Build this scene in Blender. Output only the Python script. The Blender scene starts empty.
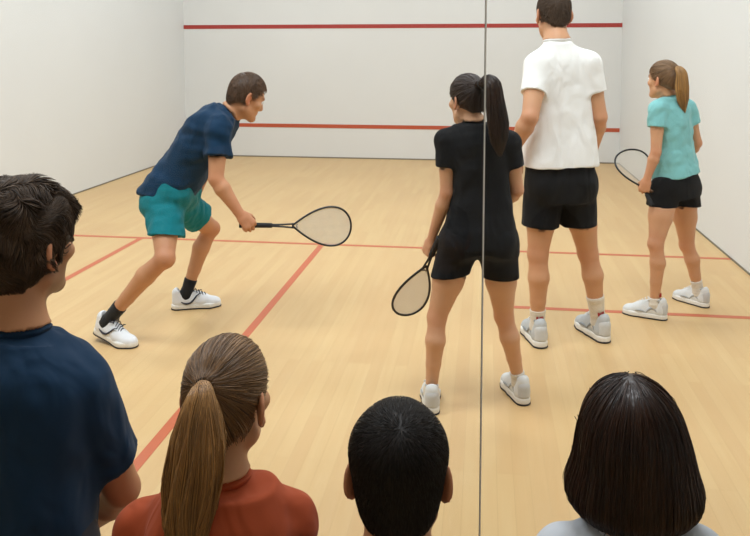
import bpy, math, time
import numpy as np
T0 = time.time()
rng = np.random.default_rng(7)
C = bpy.context.scene.collection

# ------------------------------------------------------------------ camera model
f_px, yaw, pit, cy, CAMZ = 773.05, .141, .0845, 116.04, 1.6
_c, _s = math.cos(yaw), math.sin(yaw)
FW = np.array([-_s*math.cos(pit), _c*math.cos(pit), -math.sin(pit)])
RT = np.array([_c, _s, 0.])
UP = np.cross(RT, FW)
EYE = np.array([0, 0, CAMZ])
def ray(px, py): return FW + (px-375)/f_px*RT - (py-cy)/f_px*UP
def P(px, py, Y):
    r = ray(px, py); return EYE + r*(Y/r[1])
def F(px, py, z=0.):
    r = ray(px, py); return EYE + r*((z-CAMZ)/r[2])
def V(*a): return np.array(a, float)
def nrm(v): v = np.asarray(v, float); return v/np.linalg.norm(v)
def lerp(a, b, t): return a + (b-a)*t
def yawdir(deg):   # 0 = towards the front wall, positive = turned towards the left wall
    a = math.radians(deg); return V(-math.sin(a), math.cos(a), 0)

# ------------------------------------------------------------------ signed distance shapes
def rc(a, b, r1, r2, asp=None):
    a = np.asarray(a, float); b = np.asarray(b, float); ba = b-a
    v, s = (asp if asp else (V(0, 0, 1), 1.0)); v = nrm(v); m = 1/s**2-1
    bav = float(ba@v); bb = float(ba@ba)+m*bav*bav+1e-12; R = max(r1, r2)*max(1, s)
    def fn(x, y, z):
        x = x-a[0]; y = y-a[1]; z = z-a[2]
        pb = x*ba[0]+y*ba[1]+z*ba[2]; pp = x*x+y*y+z*z
        if m:
            pv = x*v[0]+y*v[1]+z*v[2]; pp = pp+m*pv*pv; pb = pb+m*pv*bav
        h = np.clip(pb/bb, 0, 1)
        d = np.sqrt(np.maximum(pp-2*h*pb+h*h*bb, 0))-(r1+(r2-r1)*h)
        return d*(s**.5) if m else d
    return (np.minimum(a, b)-R, np.maximum(a, b)+R, fn)
def ell(c, ax, rad):
    c = np.asarray(c, float); ax = np.asarray(ax, float); rad = np.asarray(rad, float)
    e = np.sqrt((ax.T**2)@(rad**2))
    def fn(x, y, z):
        x = x-c[0]; y = y-c[1]; z = z-c[2]; k0 = 0; k1 = 0
        for i in range(3):
            q = (x*ax[i, 0]+y*ax[i, 1]+z*ax[i, 2])/rad[i]; k0 = k0+q*q; k1 = k1+(q/rad[i])**2
        k0 = np.sqrt(k0); return k0*(k0-1)/(np.sqrt(k1)+1e-9)
    return (c-e, c+e, fn)
def sph(c, r): return rc(c, np.asarray(c, float)+V(0, 0, 1e-4), r, r)
def half(pt, n):
    pt = np.asarray(pt, float); n = nrm(n); k = float(pt@n)
    return (None, None, lambda x, y, z: x*n[0]+y*n[1]+z*n[2]-k)
def pmax(a, b):
    return (a[0], a[1], lambda x, y, z: np.maximum(a[2](x, y, z), b[2](x, y, z)))
def loft(A, B, r0, r1, f0, f1, table, sc=1., e=2.3):
    """elliptical body section swept from A (t=0) to B (t=1); rows of table: t, half width, half depth, forward shift, side shift"""
    A = np.asarray(A, float); B = np.asarray(B, float); L = np.linalg.norm(B-A); u = (B-A)/L
    tb = np.array([list(r)+[0]*(5-len(r)) for r in table], float); tb[:, 1:] *= sc
    tt = np.linspace(tb[0, 0], tb[-1, 0], 80)
    cols = []
    for i in range(1, 5):
        c = np.interp(tt, tb[:, 0], tb[:, i]); k = np.ones(9)/9
        c = np.convolve(np.pad(c, 4, mode='edge'), k, 'valid'); cols.append(c)
    rr0, rr1, ff0, ff1 = [np.asarray(q, float) for q in (r0, r1, f0, f1)]
    def fn(x, y, z):
        x = x-A[0]; y = y-A[1]; z = z-A[2]
        t = (x*u[0]+y*u[1]+z*u[2])/L; tc = np.clip(t, 0, 1)
        a, b, of, sd = [np.interp(t, tt, c).astype(np.float32) for c in cols]
        X = (x*rr0[0]+y*rr0[1]+z*rr0[2])*(1-tc)+(x*rr1[0]+y*rr1[1]+z*rr1[2])*tc-sd
        Y = (x*ff0[0]+y*ff0[1]+z*ff0[2])*(1-tc)+(x*ff1[0]+y*ff1[1]+z*ff1[2])*tc-of
        rho = (np.abs(X/a)**e+np.abs(Y/b)**e)**(1/e)+1e-5
        R = np.sqrt(X*X+Y*Y)
        d = np.where(rho > .15, R*(1-1/rho), -np.minimum(a, b)*.85)
        return np.maximum(d, np.maximum((t-tb[-1, 0])*L, (tb[0, 0]-t)*L))
    M = max(tb[:, 1].max(), tb[:, 2].max())+np.abs(tb[:, 3:]).max()
    p0 = A+u*L*tb[0, 0]; p1 = A+u*L*tb[-1, 0]
    return (np.minimum(p0, p1)-M, np.maximum(p0, p1)+M, fn)

def grp(items):
    lo = np.min([p[0]-k for p, k in items], axis=0); hi = np.max([p[1]+k for p, k in items], axis=0)
    def fn(x, y, z):
        d = items[0][0][2](x, y, z)
        for p, k in items[1:]: d = smin(d, p[2](x, y, z), k)
        return d
    return (lo, hi, fn)
def smin(a, b, k):
    if k <= 0: return np.minimum(a, b)
    h = np.maximum(k-np.abs(a-b), 0)/k
    return np.minimum(a, b)-h*h*(k*.25)
def comb(d, mode, e, k):
    if mode == 1: return smin(d, e, k)
    if mode == -1: return -smin(-d, e, k)
    return -smin(-d, -e, k)
def ev(ops, p):
    x, y, z = p[:, 0], p[:, 1], p[:, 2]; d = np.full(len(p), .3)
    for mode, pr, k in ops: d = comb(d, mode, pr[2](x, y, z), k)
    return d
def grad(ops, p, e=.002):
    g = np.stack([ev(ops, p+np.eye(3)[i]*e)-ev(ops, p-np.eye(3)[i]*e) for i in range(3)], 1)
    return g/(np.linalg.norm(g, axis=1, keepdims=True)+1e-9)

def surf(ops, h, smooth=1):
    lo = np.min([o[1][0] for o in ops if o[0] == 1], axis=0)-3*h; hi = np.max([o[1][1] for o in ops if o[0] == 1], axis=0)+3*h
    n = np.ceil((hi-lo)/h).astype(int)+1
    ax = [(lo[i]+h*np.arange(n[i])).astype(np.float32) for i in range(3)]
    d = np.full(n, .3, np.float32)
    for mode, pr, k in ops:
        if pr[0] is None or mode == 0: sl = [slice(0, n[i]) for i in range(3)]
        else:
            a = np.maximum(np.floor((pr[0]-k-2*h-lo)/h).astype(int), 0); b = np.minimum(np.ceil((pr[1]+k+2*h-lo)/h).astype(int)+1, n)
            if (b <= a).any(): continue
            sl = [slice(a[i], b[i]) for i in range(3)]
        e = pr[2](ax[0][sl[0]][:, None, None], ax[1][sl[1]][None, :, None], ax[2][sl[2]][None, None, :])
        d[tuple(sl)] = comb(d[tuple(sl)], mode, e, k)
    s = d < 0
    cnt = np.zeros(n-1, np.uint8)
    for i in (0, 1):
        for j in (0, 1):
            for k in (0, 1): cnt += s[i:n[0]-1+i, j:n[1]-1+j, k:n[2]-1+k]
    idx = np.argwhere((cnt > 0) & (cnt < 8))
    offs = np.array([[i, j, k] for i in (0, 1) for j in (0, 1) for k in (0, 1)])
    g = np.stack([d[tuple((idx+o).T)] for o in offs], 1)
    acc = np.zeros((len(idx), 3)); c = np.zeros(len(idx))
    for i in range(8):
        for j in range(i+1, 8):
            if np.abs(offs[i]-offs[j]).sum() != 1: continue
            m = (g[:, i] < 0) != (g[:, j] < 0)
            t = np.where(m, g[:, i]/np.where(m, g[:, i]-g[:, j], 1), 0)
            acc += np.where(m[:, None], offs[i]+(offs[j]-offs[i])*t[:, None], 0); c += m
    v = lo+h*(idx+acc/c[:, None])
    idm = np.full(n-1, -1, np.int32); idm[tuple(idx.T)] = np.arange(len(idx))
    quads = []
    for a in range(3):
        b, cc = (a+1) % 3, (a+2) % 3
        s0 = [slice(None)]*3; s1 = [slice(None)]*3; s0[a] = slice(0, -1); s1[a] = slice(1, None)
        e = np.argwhere(s[tuple(s0)] != s[tuple(s1)])
        e = e[(e[:, b] > 0) & (e[:, cc] > 0) & (e[:, b] < n[b]-1) & (e[:, cc] < n[cc]-1)]
        def cell(db, dc):
            q = e.copy(); q[:, b] -= db; q[:, cc] -= dc; return idm[tuple(q.T)]
        q = np.stack([cell(1, 1), cell(0, 1), cell(0, 0), cell(1, 0)], 1)
        fl = s[tuple(e.T)]; q[~fl] = q[~fl][:, ::-1]; quads.append(q)
    q = np.concatenate(quads); q = q[(q >= 0).all(1)]
    ed = np.concatenate([q[:, [0, 1]], q[:, [1, 2]], q[:, [2, 3]], q[:, [3, 0]]])
    for _ in range(smooth):
        cn = np.bincount(ed[:, 0], minlength=len(v))+np.bincount(ed[:, 1], minlength=len(v))
        m = np.stack([np.bincount(ed[:, 0], v[ed[:, 1], i], len(v))+np.bincount(ed[:, 1], v[ed[:, 0], i], len(v)) for i in range(3)], 1)/np.maximum(cn, 1)[:, None]
        v = v*.5+m*.5
    return v, q
def vnormals(v, q):
    fn = np.cross(v[q[:, 2]]-v[q[:, 0]], v[q[:, 3]]-v[q[:, 1]]); o = np.zeros_like(v)
    for k in range(4):
        for i in range(3): o[:, i] += np.bincount(q[:, k], fn[:, i], len(v))
    return o/(np.linalg.norm(o, axis=1, keepdims=True)+1e-12)
_G = rng.normal(size=(512, 3)); _G /= np.linalg.norm(_G, axis=1, keepdims=True); _PM = rng.permutation(512)
def noise(p):
    p = np.asarray(p, float); i = np.floor(p).astype(int); f = p-i; w = f*f*f*(f*(f*6-15)+10); out = 0
    for a in (0, 1):
        for b in (0, 1):
            for c in (0, 1):
                hsh = _PM[(_PM[(_PM[(i[:, 0]+a) & 511]+i[:, 1]+b) & 511]+i[:, 2]+c) & 511]
                gd = ((f-V(a, b, c))*_G[hsh]).sum(1)
                out = out+gd*(w[:, 0] if a else 1-w[:, 0])*(w[:, 1] if b else 1-w[:, 1])*(w[:, 2] if c else 1-w[:, 2])
    return out
def ridge(p, axis, fa, fp, seed=0.):
    """fold pattern: low frequency along axis, high across"""
    axis = nrm(axis); along = p@axis; per = p-along[:, None]*axis
    q = per*fp+(along*fa)[:, None]*axis+seed
    return noise(q)*1.0+.5*noise(q*1.9+11.3)

# ------------------------------------------------------------------ mesh objects
def mesh_obj(name, v, faces, mats, parent=None, origin=None, attrs=None, midx=None, smooth=True):
    me = bpy.data.meshes.new(name); v = np.asarray(v, np.float32); faces = np.asarray(faces, np.int32)
    o = bpy.data.objects.new(name, me); C.objects.link(o)
    if parent is not None:
        o.parent = parent; v = v-np.array(parent['_o'], np.float32); o['_o'] = list(parent['_o'])
    else:
        org = np.zeros(3) if origin is None else np.asarray(origin, float); o['_o'] = [float(x) for x in org]
        o.location = org; v = v-org.astype(np.float32)
    k = faces.shape[1]
    me.vertices.add(len(v)); me.vertices.foreach_set('co', v.ravel())
    me.loops.add(faces.size); me.loops.foreach_set('vertex_index', faces.ravel())
    me.polygons.add(len(faces)); me.polygons.foreach_set('loop_start', np.arange(0, faces.size, k, dtype=np.int32))
    me.polygons.foreach_set('loop_total', np.full(len(faces), k, np.int32)) if False else None
    for m in (mats if isinstance(mats, (list, tuple)) else [mats]): me.materials.append(m)
    if midx is not None: me.polygons.foreach_set('material_index', np.asarray(midx, np.int32))
    me.polygons.foreach_set('use_smooth', np.full(len(faces), smooth, bool))
    me.update(calc_edges=True)
    for nm, a in (attrs or {}).items():
        at = me.attributes.new(nm, 'FLOAT', 'POINT'); at.data.foreach_set('value', np.asarray(a, np.float32))
    return o
def tag(o, label=None, cat=None, group=None, kind=None):
    if label: o['label'] = label
    if cat: o['category'] = cat
    if group: o['group'] = group
    if kind: o['kind'] = kind
    return o
def box_arr(boxes):
    vs, fs = [], []
    for (lo, hi) in boxes:
        n = len(vs)*8
        x0, y0, z0 = lo; x1, y1, z1 = hi
        vs.append([(x0, y0, z0), (x1, y0, z0), (x1, y1, z0), (x0, y1, z0), (x0, y0, z1), (x1, y0, z1), (x1, y1, z1), (x0, y1, z1)])
        fs += [[n+a for a in q] for q in ((0, 3, 2, 1), (4, 5, 6, 7), (0, 1, 5, 4), (1, 2, 6, 5), (2, 3, 7, 6), (3, 0, 4, 7))]
    return np.array(vs, float).reshape(-1, 3), np.array(fs)
def struct(name, lo, hi, m):
    v, q = box_arr([(lo, hi)]); o = mesh_obj(name, v, q, m, smooth=False); o['kind'] = 'structure'; return o
def tubes(paths, rad, sides=6, cap=True):
    """paths: list of (K,3) arrays; rad: number or list of arrays -> (v, quads, per-vertex path id)"""
    vs, qs, ids = [], [], []; base = 0
    for pi, p in enumerate(paths):
        p = np.asarray(p, float); K = len(p); t = np.gradient(p, axis=0); t /= np.linalg.norm(t, axis=1, keepdims=True)+1e-12
        ref = V(0, 0, 1) if abs(t[0, 2]) < .9 else V(1, 0, 0)
        n1 = np.cross(t, ref); n1 /= np.linalg.norm(n1, axis=1, keepdims=True)+1e-12; n2 = np.cross(t, n1)
        r = np.broadcast_to(np.asarray(rad[pi] if isinstance(rad, list) else rad, float), (K,))
        an = np.arange(sides)/sides*2*math.pi
        ring = p[:, None]+r[:, None, None]*(np.cos(an)[None, :, None]*n1[:, None]+np.sin(an)[None, :, None]*n2[:, None])
        vs.append(ring.reshape(-1, 3)); ids.append(np.full(K*sides, pi))
        i = np.arange(K-1)[:, None]*sides; j = np.arange(sides)[None]; j2 = (j+1) % sides
        qs.append(np.stack([i+j, i+j2, i+sides+j2, i+sides+j], -1).reshape(-1, 4)+base); base += K*sides
    return np.concatenate(vs), np.concatenate(qs)[:, ::-1], np.concatenate(ids)

# ------------------------------------------------------------------ materials
def s2l(c):
    c = np.asarray(c, float)/255.; return tuple(np.where(c <= .04045, c/12.92, ((c+.055)/1.055)**2.4))+(1.,)
class NT:
    def __init__(s, name):
        s.m = bpy.data.materials.new(name); s.m.use_nodes = True; s.t = s.m.node_tree; s.b = s.t.nodes['Principled BSDF']
    def n(s, typ, **kw):
        x = s.t.nodes.new(typ)
        for k, v in kw.items():
            if k.startswith('i_'): x.inputs[k[2:].replace('_', ' ')].default_value = v
            else: setattr(x, k, v)
        return x
    def l(s, a, b): s.t.links.new(a, b)
    def setp(s, **kw):
        for k, v in kw.items(): s.b.inputs[k.replace('_', ' ')].default_value = v
    def mix(s, fac, a, b, typ='MIX'):
        x = s.n('ShaderNodeMix', data_type='RGBA', blend_type=typ)
        for inp, v in ((x.inputs[0], fac), (x.inputs[6], a), (x.inputs[7], b)):
            if isinstance(v, bpy.types.NodeSocket): s.l(v, inp)
            else: inp.default_value = v
        return x.outputs[2]
    def noise(s, scale, detail=3, coord=None, rough=.5):
        x = s.n('ShaderNodeTexNoise', i_Scale=scale, i_Detail=detail, i_Roughness=rough)
        if coord is not None: s.l(coord, x.inputs['Vector'])
        return x.outputs['Fac']
    def ramp(s, fac, p0, p1):
        x = s.n('ShaderNodeMapRange', i_From_Min=p0, i_From_Max=p1); s.l(fac, x.inputs['Value']); return x.outputs[0]
    def bump(s, h, strength, dist):
        x = s.n('ShaderNodeBump', i_Strength=strength, i_Distance=dist); s.l(h, x.inputs['Height']); s.l(x.outputs[0], s.b.inputs['Normal'])
    def obj(s): return s.n('ShaderNodeTexCoord').outputs['Object']
def plain(name, rgb, rough=.5, spec=.5, var=.06, scale=30, metal=0.):
    m = NT(name); c = s2l(rgb); co = m.obj(); nz = m.noise(scale, 2, co)
    m.l(m.mix(nz, tuple(x*(1-var) for x in c[:3])+(1,), tuple(min(1, x*(1+var)) for x in c[:3])+(1,)), m.b.inputs['Base Color'])
    m.setp(Roughness=rough, Specular_IOR_Level=spec, Metallic=metal); return m.m
def cloth(name, rgb, rough=.85, var=.1, weave=.15, sheen=.15, wrinkle=.5):
    m = NT(name); c = s2l(rgb); co = m.obj(); nz = m.noise(6, 3, co); fine = m.noise(900, 1, co)
    base = m.mix(nz, tuple(x*(1-var) for x in c[:3])+(1,), tuple(min(1, x*(1+var)) for x in c[:3])+(1,))
    m.l(base, m.b.inputs['Base Color']); m.setp(Roughness=rough, Specular_IOR_Level=.25, Sheen_Weight=sheen, Sheen_Roughness=.5)
    wr = m.n('ShaderNodeTexNoise', i_Scale=6., i_Detail=1.5, i_Distortion=1.0); mp = m.n('ShaderNodeMapping'); mp.inputs['Scale'].default_value = (1.5, 1.5, .75); mp.inputs['Rotation'].default_value = (.2, .3, 0)
    m.l(co, mp.inputs['Vector']); m.l(mp.outputs[0], wr.inputs['Vector'])
    b1 = m.n('ShaderNodeBump', i_Strength=wrinkle, i_Distance=.045); m.l(wr.outputs['Fac'], b1.inputs['Height'])
    b2 = m.n('ShaderNodeBump', i_Strength=weave, i_Distance=.0006); m.l(fine, b2.inputs['Height']); m.l(b1.outputs[0], b2.inputs['Normal']); m.l(b2.outputs[0], m.b.inputs['Normal']); return m.m
def skin(name, rgb, flush=(196, 96, 72)):
    m = NT(name); c = s2l(rgb); co = m.obj()
    n1 = m.noise(9, 3, co); n2 = m.noise(60, 3, co)
    a = m.mix(n1, tuple(x*.90 for x in c[:3])+(1,), tuple(min(1, x*1.08) for x in c[:3])+(1,))
    at = m.n('ShaderNodeAttribute', attribute_name='flush')
    b = m.mix(at.outputs['Fac'], a, s2l(flush)); at2 = m.n('ShaderNodeAttribute', attribute_name='dark')
    b = m.mix(at2.outputs['Fac'], b, s2l((70, 45, 35)))
    m.l(b, m.b.inputs['Base Color'])
    m.setp(Roughness=.5, Specular_IOR_Level=.35, Subsurface_Weight=.06, Subsurface_Scale=.01); m.b.inputs['Subsurface Radius'].default_value = (1, .35, .2)
    m.bump(n2, .12, .002); return m.m
def hairmat(name, dark, light, rough=.38, spec=.5):
    m = NT(name); at = m.n('ShaderNodeAttribute', attribute_name='rnd'); co = m.obj(); nz = m.noise(14, 2, co)
    mx = m.n('ShaderNodeMath', operation='MULTIPLY_ADD'); m.l(nz, mx.inputs[0]); mx.inputs[1].default_value = .5; m.l(at.outputs['Fac'], mx.inputs[2])
    m.l(m.mix(m.ramp(mx.outputs[0], .1, 1.25), s2l(dark), s2l(light)), m.b.inputs['Base Color'])
    m.setp(Roughness=rough, Specular_IOR_Level=spec); return m.m

def floor_mat():
    m = NT('maple_floor'); co = m.obj()
    mp = m.n('ShaderNodeMapping'); mp.inputs['Rotation'].default_value = (0, 0, math.pi/2); m.l(co, mp.inputs['Vector'])
    br = m.n('ShaderNodeTexBrick', i_Scale=1., i_Mortar_Size=.0012, i_Brick_Width=.95, i_Row_Height=.062, i_Bias=0., i_Mortar_Smooth=.3)
    br.offset = .37; br.offset_frequency = 3
    br.inputs['Color1'].default_value = (0, 0, 0, 1); br.inputs['Color2'].default_value = (1, 1, 1, 1); br.inputs['Mortar'].default_value = (.5, .5, .5, 1)
    m.l(mp.outputs[0], br.inputs['Vector'])
    gm = m.n('ShaderNodeMapping'); gm.inputs['Scale'].default_value = (26, 1.6, 1); m.l(co, gm.inputs['Vector'])
    grain = m.noise(1., 5, gm.outputs[0], .6)
    big = m.noise(.9, 3, co)
    col = m.mix(br.outputs['Color'], s2l((206, 171, 122)), s2l((213, 182, 131)))
    col = m.mix(m.ramp(grain, .3, .75), col, m.mix(.35, col, s2l((196, 150, 98))), 'MIX')
    col = m.mix(m.ramp(big, .35, .7), col, m.mix(.25, col, s2l((230, 194, 138))))
    sc = m.n('ShaderNodeMath', operation='MULTIPLY'); m.l(br.outputs['Fac'], sc.inputs[0]); sc.inputs[1].default_value = .16
    col = m.mix(sc.outputs[0], col, s2l((150, 110, 70)))
    m.l(col, m.b.inputs['Base Color']); m.setp(Roughness=.42, Specular_IOR_Level=.35)
    m.l(m.n('ShaderNodeMath', operation='MULTIPLY_ADD').outputs[0], m.b.inputs['Roughness']) if False else None
    m.bump(grain, .04, .002); return m.m
def wall_mat(name, rgb):
    m = NT(name); c = s2l(rgb); co = m.obj(); a = m.noise(1.2, 4, co); b = m.noise(45, 3, co); scf = m.noise(5, 6, co, .7)
    col = m.mix(a, tuple(x*.95 for x in c[:3])+(1,), tuple(min(1, x*1.03) for x in c[:3])+(1,))
    col = m.mix(m.ramp(scf, .66, .8), col, tuple(x*.86 for x in c[:3])+(1,))
    m.l(col, m.b.inputs['Base Color']); m.setp(Roughness=.6, Specular_IOR_Level=.25); m.bump(b, .12, .004); return m.m
def glass_mat():
    m = NT('clear_glass'); t = m.t; t.nodes.remove(m.b); out = t.nodes['Material Output']
    tr = m.n('ShaderNodeBsdfTransparent'); tr.inputs[0].default_value = (.985, .99, .985, 1); gl = m.n('ShaderNodeBsdfGlossy'); gl.inputs['Roughness'].default_value = .02
    fr = m.n('ShaderNodeFresnel'); fr.inputs['IOR'].default_value = 1.2; mx = m.n('ShaderNodeMixShader')
    m.l(fr.outputs[0], mx.inputs[0]); m.l(tr.outputs[0], mx.inputs[1]); m.l(gl.outputs[0], mx.inputs[2]); m.l(mx.outputs[0], out.inputs['Surface']); return m.m

M = {}
M['floor'] = floor_mat()
M['wall'] = wall_mat('white_plaster', (226, 228, 228)); M['wall_front'] = wall_mat('front_wall_plaster', (221, 221, 219))
M['red'] = plain('red_line_paint', (164, 50, 42), .55); M['tinred'] = plain('orange_red_line_paint', (184, 80, 48), .55); M['fline'] = plain('floor_line_paint', (196, 102, 66), .45)
M['glass'] = glass_mat(); M['seal'] = plain('pale_seal', (232, 232, 226), .5); M['sealdark'] = plain('dark_seal', (120, 118, 112), .5)
M['skin'] = skin('fair_skin', (206, 154, 116)); M['skin_pale'] = skin('pale_skin', (212, 162, 126)); M['skin_warm'] = skin('tanned_skin', (196, 142, 104))
M['navy'] = cloth('navy_cotton', (7, 46, 74), sheen=.05); M['navy_dark'] = cloth('dark_navy_cotton', (20, 50, 78), sheen=.05); M['teal'] = cloth('teal_shorts_cloth', (8, 116, 126), sheen=.05); M['white'] = cloth('white_polo_cotton', (240, 238, 234), var=.02)
M['black'] = cloth('black_cotton', (13, 14, 17), sheen=.02); M['blackshort'] = cloth('black_shorts_cloth', (11, 11, 13), sheen=.02)
M['mint'] = cloth('mint_jersey', (128, 190, 190)); M['rust'] = cloth('rust_knit', (176, 80, 46), sheen=.05); M['grey'] = cloth('pale_grey_cotton', (196, 200, 206), var=.03); M['trouser'] = cloth('dark_trousers_cloth', (44, 46, 54))
M['sockw'] = cloth('white_sock_rib', (222, 214, 200), wrinkle=.05); M['sockb'] = cloth('black_sock_rib', (24, 26, 30), wrinkle=.05)
M['shoew'] = plain('white_shoe_leather', (228, 230, 234), .5, var=.03); M['shoeg'] = plain('pale_grey_shoe_mesh', (188, 192, 194), .7, var=.08, scale=120); M['sole'] = plain('white_rubber', (236, 234, 228), .6, var=.02)
M['outsole'] = plain('dark_rubber', (40, 38, 40), .7); M['lacew'] = plain('white_lace', (232, 232, 230), .8); M['laced'] = plain('dark_lace', (40, 44, 60), .8); M['redmark'] = plain('red_thread', (190, 50, 44), .7)
M['eyew'] = plain('eye_white', (235, 230, 225), .15, var=.01); M['iris'] = plain('dark_iris', (52, 34, 24), .1)
M['frame'] = plain('black_racket_frame', (30, 30, 32), .3); M['grip'] = plain('black_grip_tape', (26, 26, 28), .8); M['string'] = plain('pale_strings', (214, 208, 196), .4); M['silver'] = plain('grey_racket_paint', (150, 150, 150), .3)
M['h_brown'] = hairmat('dark_brown_hair', (34, 24, 17), (124, 92, 68)); M['h_crop'] = hairmat('cropped_dark_hair', (40, 31, 25), (104, 84, 68), .6, .25); M['h_black'] = hairmat('near_black_hair', (16, 12, 10), (62, 42, 32), .4)
M['h_blond'] = hairmat('dark_blond_hair', (74, 50, 30), (206, 156, 92)); M['h_dblond'] = hairmat('ash_blond_hair', (66, 48, 32), (156, 120, 84)); M['h_light'] = hairmat('light_brown_hair', (46, 30, 17), (162, 122, 80)); M['h_tail'] = hairmat('golden_brown_ponytail', (66, 42, 21), (212, 160, 100)); M['h_messy'] = hairmat('messy_brown_hair', (20, 14, 10), (96, 76, 58), .55, .25); M['h_bob'] = hairmat('glossy_dark_hair', (14, 9, 7), (66, 40, 26), .36)
M['h_buzz'] = hairmat('short_black_hair', (14, 11, 9), (46, 37, 31), .55, .25); M['tie'] = plain('dark_hair_tie', (30, 26, 24), .8); M['wood'] = plain('bench_wood', (150, 110, 74), .5); M['metal'] = plain('stool_metal', (120, 122, 124), .35, metal=.8)

# ------------------------------------------------------------------ the court
XL, XR, YF, ZO, ZT, YS, XH, XB, YB, YG, YBK, TOP = -4.518, 1.894, 11.237, 1.954, .4796, 6.169, -1.318, -2.8975, 4.796, 2.18, -1.1, 5.2
struct('floor', (XL-.1, YBK-.1, -.1), (XR+.1, YF+.1, 0), M['floor'])
struct('wall_front', (XL-.1, YF, -.1), (XR+.1, YF+.15, TOP), M['wall_front'])
struct('wall_left', (XL-.15, YBK-.1, -.1), (XL, YF+.15, TOP), M['wall'])
struct('wall_right', (XR, YBK-.1, -.1), (XR+.15, YF+.15, TOP), M['wall'])
struct('wall_back', (XL-.1, YBK-.15, -.1), (XR+.1, YBK, TOP), M['wall'])
struct('gallery_shade_slab', (XL, YBK, 2.6), (XR, 1.45, 2.75), M['wall'])  # unseen slab, added to keep light off the spectators
struct('trim_1', (XL+.002, YF-.004, ZO-.029), (XR-.002, YF, ZO+.029), M['red'])
struct('trim_2', (XL+.002, YF-.006, ZT-.027), (XR-.002, YF, ZT+.027), M['tinred'])
struct('shade_strip_front', (XL+.002, YF-.005, 0), (XR-.002, YF, .018), plain('shadow_gap_strip', (128, 120, 104), .7))  # thin dark strips, their colour stands in for the shadow gap at the wall foot
struct('shade_strip_left', (XL, YG, 0), (XL+.006, YF-.006, .014), bpy.data.materials['shadow_gap_strip'])
struct('shade_strip_right', (XR-.006, YG, 0), (XR, YF-.006, .014), bpy.data.materials['shadow_gap_strip'])
LW = .024
for i, (x0, x1, y0, y1) in enumerate(((XL+.007, XR-.007, YS-LW, YS+LW), (XH-LW, XH+LW, YG+.05, YS-LW), (XB-LW, XB+LW, YB-LW, YS-LW), (XL+.007, XB-LW, YB-LW, YB+LW),
        (.13-LW, .13+LW, YB-LW, YS-LW), (.13+LW, XR-.007, YB-LW, YB+LW))):
    struct('trim_%d' % (i+3), (x0, y0, 0), (x1, y1, .0015), M['fline'])
struct('window_1', (XL+.01, YG, 0), (-.0022, YG+.010, 2.9), M['glass'])
struct('window_2', (.004, YG, 0), (XR-.01, YG+.010, 2.9), M['glass'])
struct('trim_9', (-.0005, YG-.001, 0), (.0035, YG+.011, 2.9), M['seal'])
struct('trim_10', (-.0020, YG-.001, 0), (-.0005, YG+.011, 2.9), M['sealdark'])

# ------------------------------------------------------------------ figures
def head_fn(J, s):
    u = nrm(J['hu']); fwd = nrm(J['hf']-(J['hf']@u)*u); r = np.cross(fwd, u); c = J['head']
    R = np.stack([r, fwd, u])
    return (lambda x, y, z: c+(r*x+fwd*y+u*z)*s), R
def head_ops(J, s, fem=False):
    h, R = head_fn(J, s); w = .94 if fem else 1.
    E = lambda c, rad, k, mode=1: (mode, ell(h(*c), R, np.array(rad)*s), k*s)
    K = lambda a, b, r1, r2, k, mode=1: (mode, rc(h(*a), h(*b), r1*s, r2*s), k*s)
    ops = [E((0, -.012, .03), (.076*w, .096, .084), .02), E((0, .03, -.04), (.059*w, .062, .078), .03),
           K((-.028, .078, .022), (.028, .078, .022), .013, .013, .02)]
    for q in (-1, 1):
        ops += [K((q*.052*w, .0, -.065), (q*.014, .072, -.100), .018, .016, .025),
                E((q*.047*w, .06, -.02), (.02, .022, .018), .02)]
    ops += [E((0, .076, -.100), (.022, .02, .018), .015)]
    for q in (-1, 1): ops += [E((q*.031, .1, .004), (.019, .02, .011), .012, -1)]
    ops += [K((0, .086, .012), (0, .105, -.028), .0075, .0105, .012), E((0, .098, -.034), (.0160, .014, .010), .008),
            E((0, .083, -.060), (.021, .0135, .0050), .006), E((0, .082, -.069), (.018, .0135, .006), .006)]
    for q in (-1, 1):   # ears
        ax = np.stack([nrm(R[0]*.86+R[1]*q*.5), nrm(R[1]*.86-R[0]*q*.5), nrm(R[2]-R[1]*.15)])
        ops += [(1, ell(h(q*.084*w, -.018, -.004), ax, V(.0075, .020, .034)*s), .007*s), (1, ell(h(q*.081*w, -.006, -.034), ax, V(.008, .011, .012)*s), .006*s),
                (-1, ell(h(q*.089*w, -.010, -.001), ax, V(.006, .011, .021)*s), .004*s)]
    return ops, h, R
def eye_parts(root, h, R, s):
    for q in (-1, 1):
        th = np.linspace(0, math.pi, 9); ph = np.arange(14)/14*2*math.pi; r = .0118*s; c = h(q*.031, .0795, .004)
        pts = np.array([[math.sin(a)*math.cos(b), math.cos(a), math.sin(a)*math.sin(b)] for a in th for b in ph])*r
        v = c+pts@R; i = np.arange(8)[:, None]*14; j = np.arange(14)[None]
        qd = np.stack([i+j, i+(j+1) % 14, i+14+(j+1) % 14, i+14+j], -1).reshape(-1, 4)
        mi = (np.arange(len(qd))//14 < 2).astype(int)
        mesh_obj('eye', v, qd, [M['eyew'], M['iris']], root, midx=mi)
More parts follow.
